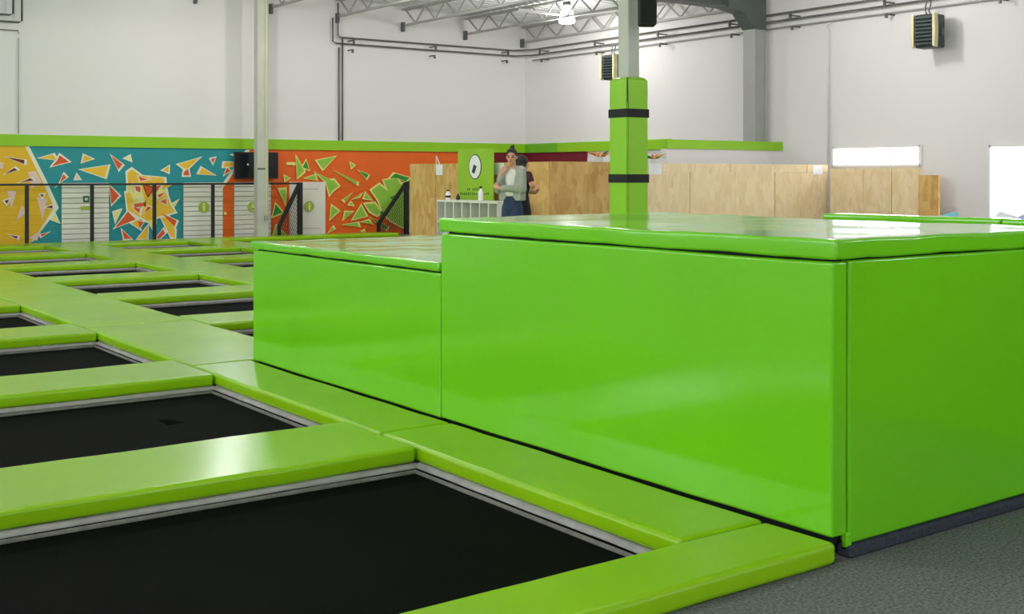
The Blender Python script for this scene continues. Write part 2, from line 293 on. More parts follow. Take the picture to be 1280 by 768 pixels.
SH = [
 (M1((40,145),(165,165),(163,193)), S_MAR), (M1((30,260),(95,220),(118,235)), S_MAR), (M1((190,250),(240,240),(285,320),(215,360)), S_PINK, None),
 (M1((130,320),(205,290),(228,305)), S_MAR), (M1((45,375),(110,380),(75,500)), S_PINK, None), (M1((28,445),(60,435),(45,466)), S_MAR),
 (M1((105,580),(150,475),(178,530)), S_PINK, None), (M1((250,420),(320,430),(290,580)), S_PINK, None), (M1((272,402),(300,400),(287,420)), S_MAR),
 (M1((310,490),(355,475),(358,498)), S_MAR), (M1((62,680),(118,688),(112,705)), S_MAR), (M1((200,700),(285,640),(250,720)), S_PINK, None), (M1((-20,180),(25,185),(15,225),(-20,225)), S_PINK, None),
 (M1((275,675),(330,662),(285,690)), S_ORA), (M1((345,570),(375,540),(400,592)), S_CREAM), (M1((265,152),(360,128),(385,165)), S_YEL), (M1((405,133),(470,178),(352,207),(390,168)), S_ORA),
 (M1((574,133),(632,158),(562,180)), S_YEL), (M1((432,262),(452,285),(405,322)), S_ORA), (M1((525,266),(545,295),(513,295)), S_PINK), (M1((368,362),(393,325),(400,335)), S_WHITE, None),
 (M1((552,231),(738,204),(715,285)), S_YEL), (M2((48,240),(72,245),(55,258)), S_ORA, None),
 (M2((102,135),(178,195),(150,230)), S_ORA), (M2((194,155),(227,139),(236,171)), S_CREAM), (M2((452,235),(495,209),(493,250)), S_YEL),
 (M2((560,193),(708,150),(618,232)), S_YEL), (M2((602,243),(628,228),(636,271),(595,271)), S_ORA), (M3((65,219),(152,268),(40,260)), S_YEL),
 (M3((125,158),(156,150),(140,188)), S_ORA), (M3((212,215),(220,180),(290,182),(290,208)), S_YEL), (M3((216,268),(236,218),(258,240)), S_ORA), (M3((250,127),(292,122),(292,146)), S_WHITE, None),
 (M2((90,342),(154,410),(103,468)), S_ORA), (M2((119,527),(168,508),(130,590)), S_CREAM), (M2((174,643),(238,704),(190,706)), S_ORA), (M2((353,612),(347,706),(280,706)), S_YEL),
 (M2((408,700),(455,640),(470,668),(430,706)), S_ORA), (M2((515,467),(560,440),(530,486)), S_CREAM),
 # lion of shards
 (M2((212,252),(245,230),(295,268),(300,320),(215,330)), S_YEL), (M2((295,272),(460,288),(465,330),(380,350),(300,320)), S_YEL), (M2((215,330),(300,320),(330,450),(260,480),(215,440)), S_CREAM),
 (M2((300,320),(400,345),(390,420),(330,450)), S_YEL), (M2((198,395),(230,390),(265,480),(300,560),(215,510)), S_YEL), (M2((330,450),(395,420),(395,520),(300,560)), S_YEL),
 (M2((400,345),(468,340),(478,392),(400,450)), S_CREAM), (M2((400,450),(478,392),(502,470),(538,520),(400,560)), S_YEL), (M2((125,630),(215,518),(268,572)), S_ORA), (M2((240,600),(280,572),(300,640)), S_YEL),
 (M2((300,560),(395,520),(400,590),(350,582)), S_YEL), (M2((440,560),(500,560),(535,640),(536,700),(505,688),(470,612)), S_YEL), (M2((445,530),(548,580),(533,622)), S_ORA), (M2((350,580),(385,580),(385,646)), S_CREAM), 
 (M2((285,275),(350,300),(300,310)), S_ORA, S_WHITE, .026), (M2((318,330),(392,360),(350,412)), S_ORA, S_WHITE, .026), (M2((264,345),(300,348),(300,388),(270,375)), S_ORA, S_WHITE, .026),
 (M2((250,468),(325,455),(328,480),(265,492)), S_ORA, S_WHITE, .026), (M2((282,582),(324,590),(295,632)), S_ORA, S_WHITE, .026), (M2((245,488),(300,498),(290,530)), S_ORA, S_WHITE, .026),
 (M2((350,482),(376,492),(325,530)), S_ORA, S_WHITE, .026), (M2((432,450),(475,430),(480,470)), S_ORA, S_WHITE, .026), (M2((408,342),(442,338),(410,385)), S_ORA, S_WHITE, .026), (M2((270,418),(320,420),(300,455)), S_WHITE, None),
 (M2((240,300),(265,340),(252,400)), S_PINK, None), (M2((340,280),(378,288),(372,310)), S_PINK, None), (M2((455,335),(515,335),(450,370)), S_YEL, S_WHITE, .026), (M2((415,405),(470,385),(430,425)), S_ORA, S_WHITE, .026),
 # orange field
 (M4((50,142),(105,240),(58,286)), S_LIME, S_CREAM), (M4((118,170),(138,232),(95,215)), S_DKG, S_CREAM), (M4((192,168),(316,142),(234,228)), S_LIME, S_CREAM), (M4((421,184),(448,200),(429,218)), S_LIME, S_CREAM),
 (M4((308,238),(466,312),(465,336)), S_LIME, S_CREAM), (M4((478,238),(545,266),(530,292)), S_DKG, S_CREAM), (M4((112,290),(175,269),(190,302)), S_LIME, S_CREAM), (M4((178,250),(300,308),(248,310)), S_LIME, S_CREAM),
 (M4((254,312),(308,304),(340,345),(300,372),(280,405)), S_LIME, S_CREAM), (M4((306,322),(336,345),(308,368)), S_DKG, None), (M4((371,435),(430,393),(386,448)), S_LIME, S_CREAM), (M4((437,432),(498,393),(478,418)), S_LIME, S_CREAM),
 (M4((413,473),(425,455),(441,477)), S_LIME, S_CREAM), (M4((292,478),(340,515),(282,570)), S_LIME, S_CREAM), (M4((270,662),(300,625),(309,640)), S_LIME, S_CREAM), (M4((374,572),(388,523),(436,522)), S_LIME, S_CREAM),
 (M4((434,574),(494,478),(530,548)), S_LIME, S_CREAM), (M4((450,568),(482,510),(492,542)), S_DKG, None), (M4((372,609),(468,593),(480,622)), S_LIME, S_CREAM), (M4((495,590),(545,579),(568,603)), S_LIME, S_CREAM),
 (M4((520,467),(588,463),(626,520),(600,545),(557,518)), S_LIME, S_CREAM), (M4((514,428),(526,392),(566,438)), S_LIME, S_CREAM),
 (M4((565,372),(620,334),(680,380),(612,440)), S_LIME, S_CREAM), (M4((650,304),(740,288),(760,330),(680,380)), S_LIME, S_CREAM), (M4((612,440),(680,380),(700,520),(640,520)), S_LIME, S_CREAM),
 (M4((680,380),(760,330),(830,350),(830,470),(700,520)), S_LIME, S_CREAM), (M4((640,525),(700,520),(830,470),(825,650),(700,580)), S_LIME, S_CREAM), (M4((692,290),(725,258),(825,286),(800,312),(740,288)), S_DKG, S_CREAM),
 (M4((770,330),(830,300),(832,370)), S_DKG, S_CREAM), (M4((622,524),(668,482),(640,550)), S_DKG, None), (M4((690,420),(740,400),(720,450)), S_DKG, S_CREAM), (M4((556,560),(678,622),(660,642)), S_DKG, S_CREAM),
 (M3((590,370),(637,366),(634,470)), S_LIME, S_CREAM), (M3((567,468),(614,525),(546,553)), S_DKG, S_CREAM), (M3((572,616),(634,678),(550,688)), S_LIME, S_CREAM), (M3((628,274),(657,290),(632,306)), S_LIME, S_CREAM),
 (M3((640,180),(690,180),(690,174),(708,192),(690,208),(690,200),(640,200)), S_CREAM, None), (M4((500,655),(515,648),(522,668)), S_LIME, S_CREAM),
]
for s in SH: shard(*s)
# maroon corner on the right wall
mb = [(px_x(735, 195, RX)[0], b0), (px_x(731, 204, RX)[0], 1.0), (MY, 1.0), (MY, b0)]
obj('maroon_field', prism(NB(), mb, 'x', RX-.012, RX), MAROON, wr)

# white slatted doors in the mural
DOORS = [(76, 135, 'restroom', True), (228, 277, 'figure', True), (291.5, 337, 'figure', True), (361, 405.5, 'smooth', False)]
dlabels = ['white slatted door with a small dark green notice and green bar', 'white slatted door with a round green sign beside the orange stripe', 'white slatted door with a round green sign behind the grey post', 'smooth white door with a round green sign beside the black net frame']
for i, (xa, xb, kind, slats) in enumerate(DOORS):
    X0, X1 = px_y(xa, 260, MY)[0], px_y(xb, 260, MY)[0]; zt = 1.225
    d = tag(empty('door_%d' % (i+1), ((X0+X1)/2, MY-.03, 0)), dlabels[i], 'door', kind='structure'); hw = (X1-X0)/2
    obj('door_panel', bx(-hw, hw, -.02, .02, 0, zt), DOORW if not slats else INNER, d)
    if slats:
        n = 12; h = zt/n
        for j in range(n): obj('slat', bx(-hw, hw, -.045, -.02, j*h+.005, (j+1)*h-.006, bevel=.006), DOORW, d)
    else:
        obj('door_moulding', bx(-hw*.55, hw*.7, -.026, -.02, .18, .19), INNER, d); obj('door_moulding', bx(-hw*.5, hw*.6, -.026, -.02, 1.06, 1.07), INNER, d)
    cx, cz = {0: (None, None), 1: px_y(253, 259, MY), 2: px_y(314, 259, MY), 3: px_y(384.6, 258, MY)}[i]
    if cx is not None:
        bm = NB(); rr = .118
        prism(bm, [(cx-(X0+X1)/2+rr*math.cos(t*math.pi/12), cz+rr*math.sin(t*math.pi/12)) for t in range(24)], 'y', -.058, -.046)
        sg = obj('round_sign', bm, SIGNG, d)
        bm = NB(); ox = cx-(X0+X1)/2
        prism(bm, [(ox+.022*math.cos(t*math.pi/5), cz+.062+.022*math.sin(t*math.pi/5)) for t in range(10)], 'y', -.062, -.058)
        if i == 2: prism(bm, [(ox-.02, cz+.03), (ox+.02, cz+.03), (ox+.05, cz-.05), (ox-.05, cz-.05)], 'y', -.062, -.058)
        else: prism(bm, [(ox-.035, cz+.03), (ox+.035, cz+.03), (ox+.02, cz-.02), (ox-.02, cz-.02)], 'y', -.062, -.058)
        prism(bm, [(ox-.02, cz-.02), (ox+.02, cz-.02), (ox+.02, cz-.09), (ox-.02, cz-.09)], 'y', -.062, -.058)
        obj('sign_figure', bm, S_CREAM, sg)
    else:
        a = px_y(102.5, 245, MY); b = px_y(110, 253, MY); ox = (X0+X1)/2
        sg = obj('notice', bx(a[0]-ox, b[0]-ox, -.055, -.046, b[1], a[1]), SIGND, d)
        bm = NB(); prism(bm, [((a[0]+b[0])/2-ox+.03*math.cos(t), (a[1]+b[1])/2+.03*math.sin(t)) for t in [i*math.pi/5 for i in range(10)]], 'y', -.058, -.055)
        obj('notice_figure', bm, DOORW, sg)
        a = px_y(99.5, 258, MY); b = px_y(113.5, 262.5, MY)
        obj('sign_bar', bx(a[0]-ox, b[0]-ox, -.055, -.046, b[1], a[1]), SIGNG, d)
tag(obj('door_bell', bx(*(lambda p: (p[0]-.03, p[0]+.03, MY-.06, MY-.03, p[1]-.03, p[1]+.03))(px_y(280.5, 267, MY)), bevel=.008), S_CREAM), 'small cream box on the orange stripe between two slatted doors', 'box')

# daylight openings in the right wall
def right_window(n, ya, yb, za, zb, label, cat, bars):
    w = tag(empty('%s_%d' % (cat, n), (RX, (ya+yb)/2, za)), label, cat, kind='structure'); h = (yb-ya)/2
    obj('pane', bx(-.012, -.004, -h, h, 0, zb-za), DAY, w)
    for y in (-h, h): obj('frame', bx(-.05, .0, y-.025, y+.025, -.02, zb-za+.02), WHITEM, w)
    for z in (0, zb-za): obj('frame', bx(-.05, .0, -h, h, z-.02, z+.02), WHITEM, w)
    for y in bars: obj('mullion', bx(-.03, .0, y*h-.012, y*h+.012, 0, zb-za), WHITEM, w)
right_window(6, 12.62, 14.53, 1.55, 1.89, 'long low daylight window above the pale boards', 'window', (-.33, .33))
right_window(5, 9.3, 11.3, .05, 1.86, 'bright glazed double door full of daylight', 'door', (0,))

# ------------------------------------------------------------------ roof steel
for X in (7.5, 9.22, 10.94, 12.57, 14.3, 16.07, 17.80):
    zb = 4.918-.048*(X-14.3)*.95; zt = zb+.37
    t = tag(empty('roof_truss', (X, 20.25, zb)), '%s pale open web steel roof truss counted from the right wall' % ('seventh', 'sixth', 'fifth', 'fourth', 'third', 'second', 'first')[(7.5, 9.22, 10.94, 12.57, 14.3, 16.07, 17.80).index(X)], 'truss', 'roof trusses')
    Y0, Y1 = -3.9, 3.95
    obj('top_chord', bar(bar(NB(), (-.035, Y0, .37), (-.035, Y1, .37), .05, .05), (.035, Y0, .37), (.035, Y1, .37), .05, .05), STEEL, t)
    obj('bottom_chord', bar(NB(), (0, Y0, 0), (0, Y1-.1, 0), .07, .045), STEEL, t)
    n = 9; st = (Y1-.1-Y0)/n; bm = NB()
    for i in range(n):
        ya = Y0+i*st; bar(bm, (0, ya, .36), (0, ya+st/2, .01), .028); bar(bm, (0, ya+st/2, .01), (0, ya+st, .36), .028)
    tag(obj('web_bars', bm, STEEL, t), 'thin zigzag web bars')
    obj('end_bracket', bx(-.028, .028, Y1-.02, Y1+.09, -.14, .08), STEEL_DK, t)
g = tag(empty('steel_girder', (3, 16.2, 4.62)), 'dark grey steel girder carrying the roof trusses', 'girder')
obj('bottom_flange', bx(-14.9, 13.68, -.13, .13, 0, .03), STEEL_DK, g); obj('web_plate', bx(-14.9, 13.68, -.012, .012, .03, .42), STEEL_DK, g); obj('top_flange', bx(-14.9, 13.68, -.13, .13, .42, .45), STEEL_DK, g)
w = tag(empty('wall_column', (17.6, 16.2, 0)), 'grey steel wall column rising above the low partition', 'column')
obj('flange', bx(-.15, -.13, -.16, .16, 0, 4.6), STEEL, w); obj('flange', bx(.13, .15, -.16, .16, 0, 4.6), STEEL, w); obj('web_plate', bx(-.13, .13, -.14, -.12, 0, 4.6), STEEL, w)
obj('haunch', prism(NB(), [(-.16, 4.25), (.15, 4.25), (.15, 5.05), (-.9, 5.05), (-.9, 4.62), (-.45, 4.55)], 'y', -.17, .17), STEEL_DK, w)
tag(obj('drain_pipe', tube(NB(), [(17.84, 16.62, .0), (17.84, 16.62, 4.2)], .04, 8), WHITEM, smooth=True), 'thin white pipe beside the steel wall column', 'pipe')

# pipes and brackets
def pipe(name, pts, r, label, m=PIPE, group=None): return tag(obj(name, tube(NB(), pts, r, 8), m, smooth=True), label, 'pipe', group)
py = MY-.13; pxr = RX-.14
pipe('conduit_pipe', [(12.55, py, 5.3), (12.55, py, 4.56), (12.62, py, 4.52), (17.5, py, 4.52), (pxr, py-.35, 4.53), (pxr, 6, 4.56)], .019, 'upper grey conduit pipe running round the hall corner')
pipe('conduit_pipe', [(12.42, py, 4.95), (12.42, py, 4.42), (12.5, py, 4.38), (17.5, py, 4.38), (pxr, py-.35, 4.39), (pxr, 6, 4.42)], .019, 'lower grey conduit pipe running round the hall corner')
pipe('conduit_pipe', [(pxr+.06, 23.9, 4.27), (pxr+.06, 6, 4.29)], .016, 'thin pale cable pipe under the conduits on the right wall', STEEL)
pipe('drop_pipe', [(12.62, MY-.04, 4.3), (12.62, MY-.04, 2.17)], .018, 'grey drop pipe falling from the conduits to the green band', group='paired drop pipes')
pipe('drop_pipe', [(12.71, MY-.04, 4.52), (12.71, MY-.04, 2.17)], .018, 'grey drop pipe falling from the conduits to the green band', group='paired drop pipes')
pipe('conduit_pipe', [(0, py, 4.47), (5.5, py, 4.47), (5.56, py, 4.5), (5.56, py, 5.6)], .019, 'inner grey conduit pipe turning up the mural wall')
pipe('conduit_pipe', [(0, py, 4.34), (5.66, py, 4.34), (5.72, py, 4.37), (5.72, py, 5.6)], .019, 'outer grey conduit pipe turning up the mural wall')
pipe('wire_pipe', [(3, py+.08, 4.19), (5.67, py+.08, 4.185), (5.68, py+.08, 4.12)], .01, 'thin wire line under the conduits on the mural wall')
pipe('wire_pipe', [(5.68, py+.1, 4.05), (5.68, py+.1, 2.19)], .009, 'thin pale wire dropping to the green band on the mural wall', STEEL)
pipe('wire_pipe', [(pxr+.1, 14.55, 4.28), (pxr+.05, 14.62, 4.2), (pxr+.08, 14.62, 4.1), (pxr+.08, 14.62, 1.6)], .018, 'thin white cable pipe dropping beside the low window', WHITEM)
def bracket(loc, rz):
    b = tag(empty('pipe_bracket', loc, rz), 'small dark bracket holding the conduit pipes', 'bracket', 'pipe brackets')
    obj('arm', bx(-.015, .015, -.3, 0, .05, .075), PIPE, b); obj('arm', bx(-.015, .015, -.24, 0, -.16, -.135), PIPE, b)
    obj('hanger', bx(-.02, .02, -.3, -.26, -.02, .12), PIPE, b); obj('hook', bx(-.02, .02, -.25, -.21, -.22, -.14), PIPE, b)
for x in (435, 537, 627): bracket((px_y(x, 60, MY)[0], MY, 4.395), 0)
for x in (686, 755, 834, 924, 1000, 1118, 1260): bracket((RX, px_x(x, 40, RX)[0], 4.395), -math.pi/2)
bracket((5.2, MY, 4.37), 0)

# high-bay lamps
def lamp(X, Y, z, label, arms=False, group='high bay lamps'):
    l = tag(empty('high_bay_lamp', (X, Y, z)), label, 'lamp', group)
    obj('lamp_shade', lathe(NB(), [(.05, .34), (.1, .3), (.13, .22), (.16, .1), (.18, .02), (.17, -.03), (.1, -.05), (.01, -.055)], n=20), GLOW, l, smooth=True)
    obj('cap', lathe(NB(), [(.04, .46), (.085, .44), (.09, .38), (.06, .335)], n=16), LAMPC, l, smooth=True)
    obj('hanger_rod', tube(NB(), [(0, 0, .45), (0, 0, roof_z(X)-z-.01)], .012, 6), LAMPC, l)
    if arms:
        for s in (-1, 1): obj('bracket_arm', bar(NB(), (s*.15, -s*.1, .14), (s*.86, -s*.62, .26), .05, .05), WHITEM, l)
    ld = bpy.data.lights.new('lamp_light', 'POINT'); ld.shadow_soft_size = .14; ld.energy = LAMP_POWER; ld.color = (1, .975, .95)
    lo = bpy.data.objects.new('lamp_light', ld); C.objects.link(lo); lo.parent = l; lo.location = (0, 0, -.24)
    return l
lamp(16.2, 20.4, 4.76, 'glowing high bay lamp with two white bracket arms by the hall corner', True)
for X, Y in ((12.1, 20.0), (8.6, 20.8), (3.0, 16.5), (-1.5, 17), (-6, 17), (15.2, 12.5), (10, 12.5), (5, 12.5), (0, 12.5), (-6, 12.5), (13, 5), (7, 4.5), (1.5, 5), (-4, 5), (13, -3), (5, -3), (-3, -3)):
    lamp(X, Y, 4.95 if X < 13 else 4.8, 'glowing high bay lamp hanging under the roof deck')

# ------------------------------------------------------------------ trampolines and floor pads
PT = .08                                             # top of the floor pads
FAR = [4.86+2.545*k_ for k_ in range(8)]             # far rim of each row
OPEN, GAP = 1.80, .745
COLS = [(.55, 2.95), (3.90, 5.78), (6.72, 8.50)]
random.seed(4)
def make_trampoline(wid, dep):
    t = empty('trampoline')
    hx, hy = wid/2, dep/2
    bm = NB(); n = 14; g = [[bm.verts.new(((-1+2*i/n)*(hx-.035), (-1+2*j/n)*(hy-.035), -.035-.012*(1-(-1+2*i/n)**2)*(1-(-1+2*j/n)**2))) for i in range(n+1)] for j in range(n+1)]
    for j in range(n):
        for i in range(n): bm.faces.new((g[j][i], g[j][i+1], g[j+1][i+1], g[j+1][i]))
    obj('jump_bed', bm, BED, t, smooth=True)
    obj('pit_frame', box(box(box(box(NB(), -hx-.05, hx+.05, hy+.02, hy+.05, -.7, -.03), -hx-.05, hx+.05, -hy-.05, -hy-.02, -.7, -.03), -hx-.05, -hx-.02, -hy, hy, -.7, -.03), hx+.02, hx+.05, -hy, hy, -.7, -.03), DARK, t)
    for a, s in (('x', 1), ('x', -1), ('y', 1), ('y', -1)):
        for nm, o0, o1, z0, m, wob in (('spring_cover', -.03, .014, -.012, BAND, .008), ('edge_webbing', .032, .042, -.032, STITCH, .004)):
            bm = NB(); L = hx if a == 'x' else hy; H = hy if a == 'x' else hx; n = 24; prev = None; sd = random.random()*50
            for i in range(n+1):
                q = -1+2*i/n; wb = noise.noise(Vector((q*3+sd, sd, 0)))*wob; wb2 = noise.noise(Vector((q*4+sd, 3, sd)))*wob
                row = []
                for f_, zz in ((o0, .012), (o0*.5+o1*.5, .014+wb2*.6), (o1+wb, 0), (o1+wb, -.008)):
                    p = (q*(L-(max(f_, 0) if nm == 'edge_webbing' else 0)), s*(H-f_)); row.append(bm.verts.new((p[0], p[1], z0+zz) if a == 'x' else (p[1], p[0], z0+zz)))
                if prev:
                    for u in range(3): bm.faces.new((prev[u], prev[u+1], row[u+1], row[u]))
                prev = row
            obj(nm, bm, m, t, smooth=True)
    return t
protoA = make_trampoline(COLS[0][1]-COLS[0][0], OPEN); protoB = make_trampoline(COLS[1][1]-COLS[1][0], OPEN); usedA = usedB = False
GRP = 'trampolines sunk between the green pads'
for ci, (xa, xb) in enumerate(COLS):
    for ri, fy in enumerate(FAR):
        if ci and ri < 2: continue
        if ci == 0 and ri > 4: continue
        if ci == 2 and ri < 5: continue
        if ci == 0: o = protoA if not usedA else copy_tree(protoA); usedA = True
        else: o = protoB if not usedB else copy_tree(protoB); usedB = True
        o.location = ((xa+xb)/2, fy-OPEN/2, 0)
        nth = ('first', 'second', 'third', 'fourth', 'fifth', 'sixth', 'seventh', 'eighth')
        lab = ('%s black trampoline from the carpet in the row passing the green boxes' % nth[ri], '%s black trampoline behind the low green box in its row' % nth[max(ri-2, 0)], '%s black trampoline from the railing in the row beside the grey post' % nth[7-ri])[ci]
        if ci == 0 and ri == 0: lab = 'black trampoline bed beside the tall green box next to the carpet'
        if ci == 0 and ri == 1: lab = 'black trampoline bed with a faint dark patch beside the low green box'
        if ci == 1 and ri == 2: lab = 'black trampoline bed mostly hidden right behind the low green box'
        tag(o, lab, 'trampoline', GRP)
        if ci == 0 and ri == 1:
            q = (px_y(187, 506, 6.6)); obj('bed_patch', bx(2.35-1.75, 2.55-1.75, .1, .26, -.046, -.0425), PATCH, o)
def fpad(x0, x1, y0, y1, label, group=None, seed=0, name='floor_pad', z0=-.0):
    o = pad(name, x0+.003, x1-.003, y0+.003, y1-.003, z0, PT, VINYL_TOP, seed=seed)
    return tag(o, label, 'pad', group)
sd = 1
NTH = ('first', 'second', 'third', 'fourth', 'fifth', 'sixth', 'seventh', 'eighth')
CLN = '%s lime green cross pad from the %s'
fpad(COLS[0][0]-.5, 3.385, 2.72, FAR[0]-OPEN, 'lime green vinyl pad lying along the edge of the carpet', seed=51)
for ri in range(1, 5): fpad(COLS[0][0], COLS[0][1], FAR[ri-1], FAR[ri-1]+GAP, CLN % (NTH[ri-1], 'carpet in the row passing the green boxes') if ri > 1 else 'glossy lime green cross pad between the two nearest large trampolines', 'cross pads', seed=sd); sd += 1
fpad(COLS[0][0], COLS[0][1], FAR[4], FAR[4]+GAP, CLN % (NTH[4], 'carpet in the row passing the green boxes'), 'cross pads', 77)
fpad(2.95, 3.385, FAR[0]-OPEN, FAR[0]+GAP/2, 'lime green vinyl strip pad along the foot of the tall green box', seed=60)
fpad(2.95, 3.385, FAR[0]+GAP/2, 7.84, 'lime green vinyl strip pad along the foot of the low green box', seed=61)
for ri in range(2, 8):
    y0 = 7.845 if ri == 2 else FAR[ri-1]+GAP/2; y1 = FAR[ri]+GAP/2
    fpad(2.95, 3.90, y0, y1, '%s long lime green pad from the low box toward the mural railing' % NTH[ri-2], 'long pads', 100+ri)
for ri in range(2, 8): fpad(5.78, 6.72, FAR[ri-1]+GAP/2, FAR[ri]+GAP/2, '%s long lime green pad from the railing beside the outer trampolines' % NTH[7-ri], 'long pads', 120+ri)
fpad(3.90, 5.78, 7.86, FAR[2]-OPEN, 'lime green vinyl pad tucked behind the end of the low green box', seed=90)
fpad(5.78, 9.2, 7.86, FAR[1]+GAP/2, 'lime green vinyl pad behind the low green box toward the grey post', seed=91)
for ri in range(2, 7): fpad(3.90, 5.78, FAR[ri], FAR[ri]+GAP, CLN % (NTH[ri-2], 'low box in the row behind it'), 'cross pads', 140+ri)
for ri in range(4, 7): fpad(6.72, 8.50, FAR[ri], FAR[ri]+GAP, CLN % (NTH[7-ri], 'railing in the row by the grey post'), 'cross pads', 160+ri)
fpad(6.72, 8.50, FAR[1]+GAP/2, FAR[4], 'broad lime green vinyl pad behind the low green box', seed=170)
for ri in range(2, 8): fpad(8.50, 9.25, FAR[ri-1]+GAP/2, FAR[ri]+GAP/2, '%s narrow lime green edge pad from the railing by the outer trampolines' % NTH[7-ri], 'edge pads', 180+ri)
fpad(-2.0, 2.95, FAR[5]-.4, FAR[7]+GAP/2, 'broad lime green vinyl pad at the foot of the yellow mural', seed=190)
for X0, X1 in ((2.0, 3.9), (3.9, 5.78), (5.78, 8.5), (8.5, 11.0), (11.0, 13.5)):
    y0 = FAR[7] if X1 in (5.78,) else FAR[7]+GAP/2
    if X0 in (5.78,): y0 = FAR[7]+GAP/2
    if X0 > 8.4: y0 = FAR[7]+GAP/2
    fpad(X0, X1, y0, 23.72, {2.0: 'lime green pad under the railing below the yellow mural', 3.9: 'lime green pad under the railing below the white door with the notice', 5.78: 'lime green pad under the railing below the painted lion', 8.5: 'lime green pad under the railing around the grey post', 11.0: 'lime green pad between the two black net frames'}[X0], 'pads along the railing', int(X0*10))
fpad(6.72, 8.5, FAR[7], FAR[7]+GAP/2, CLN % (NTH[0], 'railing in the row by the grey post'), 'cross pads', 171)

# ------------------------------------------------------------------ padded boxes
t = tag(empty('tall_padded_box', (3.40, 2.76, 0)), 'tall glossy green padded vinyl box standing at the carpet edge', 'padded box')
BXW, BYL = 1.58, 2.61
obj('plinth', bx(.06, BXW-.03, .06, BYL-.02, 0, .06), CARPET_EDGE, t)
obj('core', bx(.035, BXW-.05, .035, BYL-.03, .045, 1.085), DARK, t)  # core coloured near-black so the gaps between panels look shaded
pad('side_panel', 0, .085, 0, BYL-.003, .079, 1.068, VINYL, t, bevel=.012, amp=.004, step=.25, seed=3)
pad('front_panel', .09, BXW, -.004, .07, .045, 1.072, VINYL, t, bevel=.012, amp=.004, step=.25, seed=4)
pad('far_panel', BXW-.06, BXW, .075, BYL, .05, 1.07, VINYL, t, bevel=.012, amp=.003, step=.3, seed=5)
pad('back_panel', .09, BXW-.065, BYL-.06, BYL, .05, 1.07, VINYL, t, bevel=.012, amp=.003, step=.3, seed=6)
pad('top_mat', -.012, BXW+.01, -.02, BYL, 1.078, 1.15, VINYL, t, bevel=.012, amp=.005, step=.1, seed=7, fine=.7)
obj('corner_tab', bx(.07, .1, -.012, .02, .02, .09, bevel=.008), VINYL, t)
t = tag(empty('low_padded_box', (3.40, 5.375, 0)), 'low glossy green padded vinyl box joined behind the tall box', 'padded box')
LL_ = 7.845-5.375
obj('plinth', bx(.06, BXW-.03, .02, LL_-.04, 0, .06), CARPET_EDGE, t); obj('core', bx(.035, BXW-.05, .02, LL_-.03, .045, .865), DARK, t)  # near-black core again puts the shade of the panel gaps into colour
pad('side_panel', .004, .085, .003, LL_, .073, .852, VINYL, t, bevel=.012, amp=.004, step=.25, seed=13)
pad('end_panel', .09, BXW, LL_-.06, LL_, .05, .852, VINYL, t, bevel=.012, amp=.003, step=.3, seed=14)
pad('far_panel', BXW-.06, BXW, .003, LL_-.065, .05, .852, VINYL, t, bevel=.012, amp=.003, step=.3, seed=15)
pad('top_mat', -.008, BXW+.01, .005, LL_+.012, .862, .912, VINYL, t, bevel=.012, amp=.005, step=.07, seed=17, fine=1.0)
struct('trim_5', bx(3.47, 5.0, 2.735, 2.80, 0, .045, bevel=.008), CARPET_EDGE, 'dark slate carpet edging under the tall green box', cat='trim')
struct('trim_6', bx(-2, 3.40, 2.735, 2.76, -.1, -.003), DARK, 'dark edge strip between the carpet and the floor pads', cat='trim')
# padded barrier with foam blocks behind it
t = tag(empty('padded_barrier', (5.66, 2.4, 0)), 'low green padded barrier wall beyond the tall green box', 'barrier')
for i, (a, b) in enumerate(((-2.4, -.6), (-.595, 1.1), (1.105, 2.26))):
    pad('barrier_panel', 0, .14, a, b, .02, 1.1, VINYL, t, bevel=.015, step=.3, seed=21+i)
    pad('barrier_cap', -.01, .15, a, b, 1.104, 1.152, VINYL, t, bevel=.012, step=.2, seed=31+i)
FZ = 1.0
st = tag(empty('foam_platform', (5.84, 0, 0)), 'white platform holding foam blocks behind the green barrier', 'platform')
obj('deck_board', bx(0, 1.36, 0, 4.6, FZ-.04, FZ), WHITEP, st)
for a in ((1.28, 1.32, .04, 4.56), (.04, .08, .04, 4.56), (.08, 1.28, 4.52, 4.56), (.08, 1.28, .04, .08)): obj('side_board', bx(*a, 0, FZ-.04), WHITEP, st)
FC = {'blue': (120, 190, 206), 'white': (222, 228, 226), 'lavender': (176, 178, 220), 'yellow': (224, 214, 90)}
for x, y, s, cn, lab in ((1188, 264, .15, 'blue', 'light blue foam block tilted highest behind the barrier'), (1212, 271, .12, 'white', 'small white foam block between two blue foam blocks'), (1228, 270, .13, 'blue', 'light blue foam block next to the small white foam block'),
                         (1255, 264, .16, 'white', 'large white foam block tilted behind the barrier'), (1279, 264, .16, 'lavender', 'lavender foam block behind the green barrier'), (1174, 271, .07, 'yellow', 'small yellow foam block behind the barrier')):
    fx = {1188: 6.05, 1212: 6.3, 1228: 6.05, 1255: 6.32, 1279: 6.02, 1174: 6.25}[x]; yy, zz = px_x(x, y, fx); RM = Matrix.Rotation(x*.7, 3, 'Z') @ Matrix.Rotation(.3, 3, 'Y') @ Matrix.Rotation(.5, 3, 'X'); hf = sum(abs(v) for v in RM[2])/2; s = (zz-FZ)/(2*hf-.1)
    bm = bx(-s/2, s/2, -s/2, s/2, -s/2, s/2, bevel=.015, seg=2)
    o = obj('foam_block', bm, MATS.get('foam_'+cn) or mat('foam_'+cn, FC[cn], .8), smooth=True, wn=True); o.location = (fx, yy, FZ+s*hf-.004); o.rotation_euler = (.5, .3, x*.7); tag(o, lab, 'foam block', 'foam blocks')

